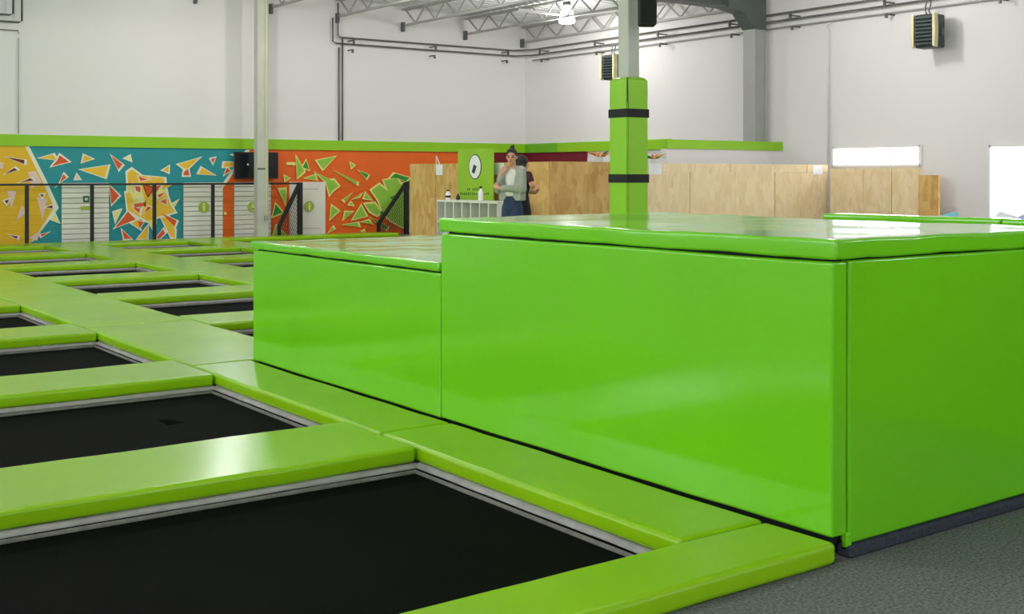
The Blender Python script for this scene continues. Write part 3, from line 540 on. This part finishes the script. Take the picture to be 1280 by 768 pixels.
# ------------------------------------------------------------------ padded column with speaker
t = tag(empty('padded_column', (8.64, 9.79, 0)), 'square grey column wrapped in lime green padding with black straps', 'column')
obj('shaft', bx(-.085, .085, -.085, .085, 0, roof_z(8.6), bevel=.01), POST, t)
hw = .155; ztop = 2.46; zs = [0, 1.2, ztop]
for (nx, ny) in ((0, -1), (-1, 0), (0, 1), (1, 0)):
    a = .09; bm = NB()
    pr = [(-hw+.004, hw), (hw-.004, hw), (a, a+.002), (-a, a+.002)]
    P = [(x*(-ny if ny else 0)+ (y*nx), x*(nx if nx else 0)+y*ny) for x, y in pr]
    Pz = [bm.verts.new((p[0], p[1], 0.0)) for p in P]; Qz = [bm.verts.new((p[0], p[1], ztop-(.0 if i > 1 else .035))) for i, p in enumerate(P)]
    n = 4; bm.faces.new(Pz); bm.faces.new(Qz)
    for i in range(n): bm.faces.new((Pz[i], Pz[(i+1) % n], Qz[(i+1) % n], Qz[i]))
    bmesh.ops.bevel(bm, geom=bm.edges[:], offset=.014, segments=2, affect='EDGES')
    for z in [i*.12 for i in range(1, 21)]: bmesh.ops.bisect_plane(bm, geom=bm.verts[:]+bm.edges[:]+bm.faces[:], plane_co=(0, 0, z), plane_no=(0, 0, 1))
    for v in bm.verts: v.co += noise.noise_vector(v.co*6+Vector((nx*3, ny*3, 0)))*.005
    obj('pad_panel', bm, VINYL_COL, t, smooth=True, wn=True)
def strap(z0, z1):
    bm = NB(); h = hw+.001
    for a, b, c_, d in ((-h, h, -h-.004, -h+.004), (-h, h, h-.004, h+.004)): box(bm, a, b, c_, d, z0, z1)
    for a, b, c_, d in ((-h-.004, -h+.004, -h, h), (h-.004, h+.004, -h, h)): box(bm, a, b, c_, d, z0, z1)
    obj('strap', bm, BLACK, t)
d_ = 8.64*S_+9.79*C_
for ya, yb in ((137, 147.5), (218, 228.5)): strap(CZ-(yb-HOR)/F*d_, CZ-(ya-HOR)/F*d_)
obj('zip_seam', tube(NB(), [(-hw+.008, -hw+.008, .1), (-hw+.008, -hw+.008, ztop-.3)], .006, 6), VINYL_COL, t)
# loudspeaker on the column
sx = (809-640)/F*12.7; p = Vector((12.7*S_+sx*C_, 12.7*C_-sx*S_, 0))
l = tag(empty('loudspeaker', (p.x, p.y, CZ+(HOR-33)/F*12.7), -TH), 'black loudspeaker hanging beside the grey column top', 'speaker')
obj('cabinet', bx(-.095, .095, -.1, .1, 0, .42, bevel=.03, seg=3), BLACK, l, smooth=True, wn=True); obj('grille', bx(-.08, .08, -.108, -.1, .03, .39, bevel=.004), DARK, l)
obj('mount_arm', bar(NB(), (-.09, .0, .3), (-.19, .0, .3), .03), STEEL_DK, l)

# ------------------------------------------------------------------ heaters on the right wall
def heater(loc, rz, sc, label):
    h = tag(empty('wall_heater', loc, rz), label, 'heater'); h.scale = (sc,)*3
    obj('body', bx(-.22, .22, -.05, .3, 0, .62, bevel=.04, seg=2), HEAT, h)
    for i in range(8): obj('louver', bx(-.17, .17, -.12, -.05, .05+i*.068, .085+i*.068, bevel=.006), HEAT, h)
    for s in (-1, 1): obj('trim_strip', prism(NB(), [(s*.225, .0), (s*.185, .02), (s*.185, .6), (s*.225, .62), (s*.24, .31)], 'y', -.13, .0), CREAM, h)
    obj('bracket', bx(-.05, .05, .3, .46, .25, .35), STEEL_DK, h); obj('side_knob', bx(.22, .25, .1, .2, .22, .36), STEEL_DK, h)
    for s in (0, 1): obj('hose', tube(NB(), [(-.06+s*.07, .15, .62), (-.1+s*.07, .16, .7), (-.12+s*.1, .2, .8), (-.1+s*.08, .22, .9)], .014, 6), STEEL_DK, h)
    return h
yh, zh = px_x(1160, 60, RX-.45); heater((RX-.5, yh, zh), -math.pi/2+.12, .92, 'dark louvred heater on the right wall above the low window')
yh, zh = px_x(765, 100, RX-.45); heater((RX-.5, yh, zh), -math.pi/2+.12, .92, 'dark louvred heater on the wall behind the padded column')

# ------------------------------------------------------------------ railing, net frames, post and screen at the mural
RY = 23.95
r = tag(empty('railing', (5, RY, 0)), 'thin black railing in front of the mural doors', 'railing')
obj('top_rail', bx(-6, px_y(377, 229, RY)[0]-5, -.02, .02, 1.175, 1.215), RAIL, r)
for x in (33.5, 115, 193, 266): X = px_y(x, 260, RY)[0]-5; obj('post', bx(X-.033, X+.033, -.025, .025, 0, 1.18), RAIL, r)
X = px_y(-90, 260, RY)[0]-5
for X in (X, X-1.2, X-2.4): obj('post', bx(X-.033, X+.033, -.025, .025, 0, 1.18), RAIL, r)
def net_frame(x_post, x_foot, label):
    Xa, Xb = px_y(x_post, 260, RY)[0], px_y(x_foot, 290, RY)[0]; w = Xb-Xa
    n = tag(empty('net_frame', (Xa, RY-.075, 0)), label, 'net frame'); zt = 1.22
    obj('upright', bx(-.04, .06, -.04, .04, 0, zt), RAIL, n)
    obj('brace', bar(bar(NB(), (0, 0, zt-.03), (w, 0, .26), .06, .08), (w, 0, .28), (w, 0, 0), .06, .07), RAIL, n)
    bm = NB(); N = 13
    def top_z(x): return .26+(zt-.26)*(1-x/w) if w else zt
    for i in range(-N, N+1):          # slanting strings one way, level ones the other
        xs = [j/24*w for j in range(25)]; seg = []
        for x in xs:
            z = i*.09+(x-w)*(-2.3)*1.0 if False else i*.095+abs(x-w)*1.9
            if .02 <= z <= top_z(x): seg.append((x, 0, z))
        if len(seg) > 1: bar(bm, seg[0], seg[-1], .009)
    for i in range(1, 12):
        x = w*i/12; bar(bm, (x, 0, .0), (x, 0, top_z(x)), .004)
    tag(obj('net', bm, S_WHITE if False else RAIL, n), 'black string net'); return n
net_frame(372.5, 347, 'black triangular net frame closing the end of the railing')
net_frame(505.5, 471, 'black triangular net frame beside the tall wooden board')
PYY = 23.6; Xp = px_y(326.5, 200, PYY)[0]
p = tag(empty('steel_post', (Xp, PYY, 0)), 'slim pale grey steel post rising past the dark screen', 'post')
obj('shaft', bx(-.125, .125, -.1, .1, 0, roof_z(Xp), bevel=.015, seg=2), POST, p)
obj('cable_duct', bx(.045, .075, -.125, -.1, .5, roof_z(Xp)), CREAM, p); obj('socket_box', bx(.02, .1, -.15, -.1, .42, .52), STEEL, p); obj('cable_clip', bx(-.13, .06, -.115, -.1, 1.50, 1.53), STEEL_DK, p)
a = px_y(293, 190, 24.1); b = px_y(348, 223.5, 24.1)
s = tag(empty('wall_screen', ((a[0]+b[0])/2, 24.1, b[1])), 'dark flat screen behind the grey post on the mural wall', 'screen'); hw_ = (b[0]-a[0])/2
obj('frame', bx(-hw_, hw_, 0, .05, 0, a[1]-b[1], bevel=.008), RAIL, s); obj('display', bx(-hw_+.03, hw_-.03, -.004, 0, .03, a[1]-b[1]-.03), SCREEN, s)
obj('wall_mount', bx(-.15, .15, .05, .2, .15, .4), RAIL, s); obj('sticker', bx(-hw_*.4-.02, -hw_*.4+.02, -.007, -.003, .29, .33), S_WHITE, s)

# ------------------------------------------------------------------ board walls
def board_wall_x(name, X, edges, z0, z1s, label, m, loc_y=None):
    w = tag(empty(name, (X, edges[0], 0)), label, 'board wall')
    for i, (ya, yb) in enumerate(zip(edges, edges[1:])):
        lo, hi = min(ya, yb)-edges[0], max(ya, yb)-edges[0]
        obj('board', bx(-.012+.004*(i % 2), .012, lo+.004, hi-.004, z0, z1s[i]), m, w)
    return w
BX = 10.3; ed = [px_x(x, 200, BX)[0] for x in (513, 545, 602, 655, 687)]
w = board_wall_x('board_wall', BX, ed, 0, [1.565, 1.565, 1.57, 1.572], 'raw wooden board wall behind the green banner and white cubby shelf', OSB)
BY = ed[-1]
w = tag(empty('board_wall', (BX, BY, 0)), 'pair of raw wooden boards left of the padded column', 'board wall')
for xa, xb, dz, dy in ((687.5, 735, 1.575, 0), (737.5, 792, 1.575, .06)):
    A, B = px_y(xa, 200, BY)[0]-BX, px_y(xb, 200, BY)[0]-BX; obj('board', bx(A, B, dy-.012, dy+.012, 0, dz), OSB, w)
EY = 14.6; zl = 1.43
w = tag(empty('board_wall', (13, EY, 0)), 'long pale wooden board wall right of the padded column', 'board wall')
for row, (xs, za, zb) in enumerate((((775, 862, 918, 968, 1000, 1034), 0, zl), ((775, 868, 912, 962, 1008, 1034), zl, 1.575))):
    for i, (xa, xb) in enumerate(zip(xs, xs[1:])):
        A, B = px_y(xa, 210, EY)[0]-13, px_y(xb, 210, EY)[0]-13; j = .006*((i+row) % 2); obj('board', bx(A+.006, B-.006, -.012-j, .012, za+.002, zb-.002), OSB2, w)
w = tag(empty('board_wall', (RX-.3, 12.6, 0)), 'pale wooden board wall under the long low window', 'board wall')
yy_ = [px_x(x, 210, RX-.3)[0] for x in (1150, 1115, 1080, 1038)]
for i, (ya, yb) in enumerate(zip(yy_, yy_[1:])): obj('board', bx(-.012-.005*(i % 2), .012, ya-12.6+.004, yb-12.6-.004, 0, 1.50), OSB2, w)
ya, yb = px_x(1175, 219, RX-.4)[0], px_x(1150, 219, RX-.4)[0]
tag(obj('end_board', bx(RX-.45, RX-.4, ya, yb, 0, 1.38), OSB), 'short wooden end board between the pale boards and the bright door', 'board')
# papers
def paper_x(X, xa, ya, xb, yb, label):
    A, B = px_x(xa, ya, X), px_x(xb, yb, X); return tag(obj('paper_sheet', bx(X-.004, X, min(A[0], B[0]), max(A[0], B[0]), B[1], A[1]), PAPER), label, 'paper')
pp = paper_x(BX-.02, 545, 206, 553.5, 219, 'white paper sheet hung by a string on the board wall')
A = px_x(545.5, 206, BX-.02); B = px_x(550, 206, BX-.02); T_ = px_x(545.5, 195, BX-.02)
obj('string', bar(bar(NB(), (BX-.022, A[0], A[1]), (BX-.022, T_[0], T_[1]), .01), (BX-.022, T_[0], T_[1]), (BX-.022, B[0], B[1]), .01), PAPER, pp)
paper_x(BX-.02, 618, 204, 630, 219, 'white paper sheet on the boards beside the woman')
def paper_y(Y, xa, ya, xb, yb, label):
    A, B = px_y(xa, ya, Y), px_y(xb, yb, Y); return tag(obj('paper_sheet', bx(A[0], B[0], Y-.004, Y, B[1], A[1]), PAPER), label, 'paper')
paper_y(EY-.02, 811, 204, 827, 218.5, 'white paper sheet right beside the padded column'); paper_y(EY-.02, 1016, 207, 1028, 218.5, 'white paper sheet at the end of the pale boards')
# small plants on the boards
def plant(loc, label, petals, sd_):
    random.seed(sd_); pl = tag(empty('potted_plant', loc), label, 'plant')
    obj('pot', lathe(NB(), [(.05, 0), (.065, .07), (.06, .075)], n=12), WHITEP, pl)
    for i in range(14):
        a = random.random()*6.28; L = .08+random.random()*.2; tip = Vector((math.cos(a)*L, math.sin(a)*L, .08+random.random()*.09)); bm = NB()
        q = Vector((-math.sin(a), math.cos(a), 0))*.022; mid = tip*.55+Vector((0, 0, .05))
        vs = [bm.verts.new(v) for v in (Vector((0, 0, .06)), mid+q, tip, mid-q)]; vs2 = [bm.verts.new(v.co-Vector((0, 0, .006))) for v in vs]
        bm.faces.new(vs); bm.faces.new(vs2)
        for j in range(4): bm.faces.new((vs[j], vs[(j+1) % 4], vs2[(j+1) % 4], vs2[j]))
        obj('petal' if i < petals else 'leaf', bm, PETAL if i < petals else LEAF, pl)
plant((px_y(749, 202, BY+.06)[0], BY+.06, 1.575), 'small orange plant on the boards left of the padded column', 11, 3)
plant((px_y(816, 202, EY)[0], EY, 1.575), 'small green plant on the boards right of the padded column', 4, 5)

# ------------------------------------------------------------------ cubby shelf and banner
CX = 9.62; ya, yb = px_x(622, 250, CX)[0], px_x(546, 250, CX)[0]; h = 1.005; dd = .36
s = tag(empty('cubby_shelf', (CX, ya, 0)), 'white cubby shelf with square open cells under the green banner', 'shelf'); Lc = yb-ya
obj('top_board', bx(0, dd, 0, Lc, h-.03, h), WHITEP, s); obj('base_board', bx(0, dd, 0, Lc, 0, .06), WHITEP, s); obj('back_board', bx(dd-.015, dd, 0, Lc, .06, h-.03), INNER, s)
nc = 7; cw = Lc/nc; ch = (h-.09)/3
for i in range(nc+1): y = i*cw; obj('upright', bx(0, dd-.015, max(0, y-.012), min(Lc, y+.012), .06, h-.03), WHITEP, s)
for j in range(1, 3): obj('cell_shelf', bx(.004, dd-.016, 0, Lc, .06+j*ch-.01, .06+j*ch+.01), WHITEP, s)
NX = 10.15; A = px_x(573, 187, NX); B = px_x(617, 250, NX); yc = (A[0]+B[0])/2
b = tag(empty('banner', (NX, yc, 0)), 'lime green banner with a phone in a white oval', 'banner'); hb = abs(A[0]-B[0])/2
obj('panel', bx(-.008, .008, -hb, hb, .05, A[1]), BANNER, b); obj('base', bx(-.12, .12, -hb, hb, 0, .05, bevel=.01), STEEL, b)
def L(x, y): p_ = px_x(x, y, NX); return (p_[0]-yc, p_[1])
oc = L(594.5, 208.7); ox = abs(L(602.5, 208)[0]-oc[0]); oz = L(594, 193)[1]-oc[1]
obj('oval_outline', prism(NB(), [(oc[0]+ox*math.cos(t*math.pi/16), oc[1]+oz*math.sin(t*math.pi/16)) for t in range(32)], 'x', -.012, -.008), BDARK, b)
obj('oval', prism(NB(), [(oc[0]+ox*.9*math.cos(t*math.pi/16), oc[1]+oz*.93*math.sin(t*math.pi/16)) for t in range(32)], 'x', -.015, -.012), PAPER, b)
obj('phone_print', prism(NB(), [L(593.5, 205.5), L(596.8, 208), L(594, 217.5), L(590.8, 215.2)], 'x', -.018, -.015), BDARK, b)
random.seed(8); bm = NB()
for (x0, x1, y0, y1, n) in ((584, 603, 234, 238.5, 8), (575.5, 612.5, 240.2, 244, 15)):
    st_ = (x1-x0)/n
    for i in range(n):
        xa = x0+i*st_
        if random.random() < .1: continue
        P = lambda fx, fy: L(xa+fx*st_, y0+fy*(y1-y0))
        a_ = random.random()*.35; prism(bm, [P(.12, a_), P(.62, a_), P(.62, 1), P(.12, 1)], 'x', -.011, -.008)     # print too blurred to read
obj('lettering', bm, BTEXT, b)
# bottles on the shelf
for x, w_, hh, cl, lab in ((560, .04, .15, 'black', 'small bottle on the cubby shelf by the board wall'), (572.5, .03, .09, 'dark', 'tiny dark bottle on the cubby shelf beside the banner'), (601, .04, .21, 'pale', 'tall clear bottle on the cubby shelf before the banner')):
    Y_ = px_x(x, 249, CX+.2)[0]; o = tag(empty('bottle', (CX+.2, Y_, h)), lab, 'bottle')
    obj('body', lathe(NB(), [(w_*.8, 0), (w_, .01), (w_, hh*.6), (w_*.5, hh*.75), (w_*.45, hh*.85)], n=14), PAPER if cl != 'dark' else RAIL, o, smooth=True); obj('cap', lathe(NB(), [(w_*.5, hh*.85), (w_*.5, hh)], n=12), RAIL, o)
    if cl == 'black': obj('label_band', lathe(NB(), [(w_+.002, hh*.2), (w_+.002, hh*.42)], n=14), RAIL, o)

# ------------------------------------------------------------------ people
def sph(bm, c, r, rot=None, u=16, v=10):
    r = (r, r, r) if not isinstance(r, (tuple, list)) else r
    M = Matrix.Translation(c) @ (rot.to_matrix().to_4x4() if rot else Matrix()) @ Matrix.Diagonal((r[0], r[1], r[2], 1))
    bmesh.ops.create_uvsphere(bm, u_segments=u, v_segments=v, radius=1, matrix=M); return bm
def cap(bm, a, b, ra, rb):
    a, b = Vector(a), Vector(b); sph(bm, a, ra, u=12, v=8); sph(bm, b, rb, u=12, v=8); tube(bm, [a, b], [ra, rb], 12); return bm
def chain(bm, pts, rs):
    for i in range(len(pts)-1): cap(bm, pts[i], pts[i+1], rs[i], rs[i+1])
    return bm
def flesh(name, bm, m, parent, vox=.012, sm=4):
    o = obj(name, bm, m, parent, smooth=True)
    r = o.modifiers.new('remesh', 'REMESH'); r.mode = 'VOXEL'; r.voxel_size = vox; r.use_smooth_shade = True
    s = o.modifiers.new('smooth', 'SMOOTH'); s.iterations = sm; s.factor = .5
    return o
def head(bm, c, yaw=0, pitch=0, k=1.0):
    """face looks along -y, c is the head centre"""
    R = Matrix.Rotation(yaw, 4, 'Z') @ Matrix.Rotation(pitch, 4, 'X') @ Matrix.Scale(k, 4)
    def P(x, y, z): return Vector(c)+(R @ Vector((x, y, z)))
    q = R.normalized().to_euler(); sph0 = globals()['sph']
    def sph(b_, c_, r_, q_=None): return sph0(b_, c_, tuple(v_*k for v_ in r_), q_)
    sph(bm, P(0, .012, .03), (.075, .093, .085), q); sph(bm, P(0, -.02, -.035), (.058, .068, .075), q); sph(bm, P(0, -.045, -.09), (.032, .03, .026), q)
    sph(bm, P(0, -.092, -.012), (.013, .02, .024), q); sph(bm, P(0, -.078, .02), (.04, .015, .012), q)
    for s in (-1, 1): sph(bm, P(s*.074, .01, -.005), (.01, .02, .03), q); sph(bm, P(s*.036, -.062, -.02), (.024, .02, .02), q)
    return P, q
def hand(bm, w, tip, side, r=.009):
    """palm with four curled fingers and a thumb; w wrist, tip direction, side vector across the palm"""
    w, t, sv = Vector(w), Vector(tip).normalized(), Vector(side).normalized(); n = t.cross(sv)
    sph(bm, w+t*.045, (.034, .034, .034)); cap(bm, w, w+t*.07, .026, .028)
    for i, ln in enumerate((.062, .07, .066, .052)):
        b0_ = w+t*.07+sv*(.028-.019*i); m_ = b0_+t*ln*.55+n*.012; e = m_+t*ln*.35+n*.03; chain(bm, [b0_, m_, e], [r, r*.95, r*.8])
    chain(bm, [w+t*.02+sv*.025, w+t*.045+sv*.05, w+t*.075+sv*.056], [r*1.2, r*1.1, r*.9])
def legs(bm, rs, hipx=.09, hipz=.90, ankle=.08, dy=0):
    for s in (-1, 1): chain(bm, [(s*hipx, 0, hipz), (s*.095, -.015+dy, .48), (s*.10, .02, ankle)], rs)
def person(loc, rz, label): return tag(empty('person', loc, rz), label, 'person', 'two people standing behind the box')

# woman in the grey cardigan, arms folded
d0 = 15.0; x0 = (640.5-640)/F*d0
P1 = person((d0*S_+x0*C_, d0*C_-x0*S_, 0), -TH-.5, 'woman in a grey cardigan and jeans with folded arms and hair tied up')
shL, shR = (.13, .01, 1.435), (-.13, .01, 1.435); elL, elR = (.165, -.03, 1.20), (-.165, -.07, 1.19)
wrL, wrR = (-.075, -.185, 1.215), (-.085, -.14, 1.39)
bm = NB(); Ph, q = head(bm, (0, -.02, 1.605), .35, .02, .88)
cap(bm, (0, .01, 1.44), (0, -.005, 1.55), .048, .044)
sph(bm, (0, .01, 1.33), (.115, .085, .15)); sph(bm, (0, .01, 1.14), (.105, .08, .14)); sph(bm, (0, .01, .98), (.1, .08, .13)); cap(bm, shL, shR, .045, .045)
chain(bm, [shL, elL, wrL], [.042, .034, .024]); chain(bm, [shR, elR, wrR], [.042, .034, .024])
hand(bm, wrL, (-.9, .1, .15), (0, -.2, 1)); hand(bm, wrR, (.25, .25, .9), (1, -.3, 0))
legs(bm, [.066, .05, .036], hipx=.058, hipz=.96)
for s in (-1, 1): cap(bm, (s*.1, .03, .05), (s*.105, -.12, .035), .035, .03)
flesh('body', bm, SKIN, P1, .008, 3)
for s in (-1, 1): obj('eye', sph(NB(), Ph(s*.032, -.086, .004), (.013, .008, .008), q), EYE, P1, smooth=True); obj('eyebrow', sph(NB(), Ph(s*.034, -.092, .026), (.019, .006, .004), q), HAIR, P1, smooth=True)
obj('mouth', sph(NB(), Ph(0, -.088, -.055), (.02, .008, .007), q), LIPS, P1, smooth=True)
bm = NB(); sph(bm, Ph(0, .022, .046), (.074, .084, .079), q); sph(bm, Ph(0, .06, -.02), (.06, .045, .06), q); hr = flesh('hair', bm, HAIR, P1, .01, 2); obj('hair_bun', sph(sph(NB(), Ph(.004, .035, .142), (.03, .03, .026)), Ph(.02, .035, .168), (.014, .012, .012)), HAIR, hr, smooth=True)
bm = NB(); sph(bm, (0, -.02, 1.34), (.095, .085, .13)); sph(bm, (0, -.02, 1.19), (.09, .085, .12)); flesh('shirt', bm, TSHIRT, P1, .01)
bm = NB()
for s in (-1, 1):      # the two open fronts
    chain(bm, [(s*.085, .02, 1.45), (s*.088, -.01, 1.33), (s*.09, -.015, 1.2), (s*.092, -.01, 1.13)], [.05, .07, .07, .06])
    box(bm, s*.092-.068, s*.092+.068, -.075, .08, 1.055, 1.2, bevel=.015, seg=2)
sph(bm, (0, .045, 1.32), (.13, .065, .16)); box(bm, -.14, .14, 0, .1, 1.055, 1.3, bevel=.03, seg=2); cap(bm, (.12, .02, 1.45), (-.12, .02, 1.45), .05, .05)
mL, mR = Vector(elL).lerp(Vector(wrL), .88), Vector(elR).lerp(Vector(wrR), .8)
chain(bm, [shL, elL, mL], [.057, .052, .042]); chain(bm, [shR, elR, mR], [.057, .052, .042])
flesh('cardigan', bm, KNIT, P1, .01, 3)
bm = NB(); sph(bm, (0, .0, 1.02), (.12, .11, .15)); legs(bm, [.088, .064, .05], hipx=.058, hipz=.96, ankle=.12); flesh('jeans', bm, DENIM, P1, .012)
for s in (-1, 1): flesh('shoe', cap(cap(NB(), (s*.1, .04, .05), (s*.107, -.14, .04), .046, .036), (s*.1, .03, .05), (s*.1, .03, .1), .044, .042), LEATHER, P1, .01)
# person in black behind her
d1 = 15.7; x1 = (652-640)/F*d1
P2 = person((d1*S_+x1*C_, d1*C_-x1*S_, 0), -TH+2.5, 'person in a black dress with long dark hair standing behind the woman')
bm = NB(); Ph, q = head(bm, (0, -.02, 1.52), .1, .1); cap(bm, (0, .01, 1.34), (0, -.005, 1.46), .054, .048)
shL, shR = (.12, .01, 1.38), (-.12, .01, 1.38); elL, elR = (.17, -.1, 1.14), (-.2, .03, 1.24); wrL, wrR = (.03, -.22, 1.15), (-.09, -.16, 1.24)
sph(bm, (0, .01, 1.25), (.105, .075, .15)); sph(bm, (0, .01, 1.05), (.09, .07, .14)); sph(bm, (0, .01, .92), (.105, .08, .12)); cap(bm, shL, shR, .042, .042)
chain(bm, [shL, elL, wrL], [.046, .036, .025]); chain(bm, [shR, elR, wrR], [.046, .038, .026]); hand(bm, wrL, (-.7, -.4, .1), (0, -.2, 1)); hand(bm, wrR, (.8, -.3, 0), (0, -.2, 1))
legs(bm, [.06, .05, .036], hipx=.06, hipz=.88)
for s in (-1, 1): cap(bm, (s*.1, .03, .05), (s*.105, -.12, .035), .035, .03)
flesh('body', bm, SKIN, P2, .009, 3)
for s in (-1, 1): obj('eye', sph(NB(), Ph(s*.032, -.083, .004), (.014, .008, .008), q), EYE, P2, smooth=True)
obj('mouth', sph(NB(), Ph(0, -.086, -.055), (.022, .008, .008), q), LIPS, P2, smooth=True)
bm = NB(); sph(bm, Ph(0, .028, .04), (.086, .094, .09), q); sph(bm, Ph(0, .075, -.08), (.085, .05, .13), q); sph(bm, Ph(0, .09, -.2), (.075, .04, .1), q); flesh('hair', bm, HAIR, P2, .01, 2)
bm = NB(); sph(bm, (0, .01, 1.23), (.13, .095, .17)); cap(bm, shL, shR, .055, .055); sph(bm, (0, .01, 1.05), (.115, .095, .17)); chain(bm, [(0, .01, 1.05), (0, .01, .9), (0, .01, .7), (0, .01, .5)], [.11, .135, .15, .15])
flesh('dress', bm, DRESS, P2, .013, 3)
for s, e in ((1, elL), (-1, elR)):
    sh_ = Vector((s*.12, .01, 1.38)); flesh('sleeve', cap(NB(), sh_, sh_.lerp(Vector(e), .55), .055, .05), SLEEVE, P2, .01)
for s in (-1, 1): flesh('shoe', cap(NB(), (s*.1, .04, .05), (s*.107, -.14, .04), .045, .036), LEATHER, P2, .01)
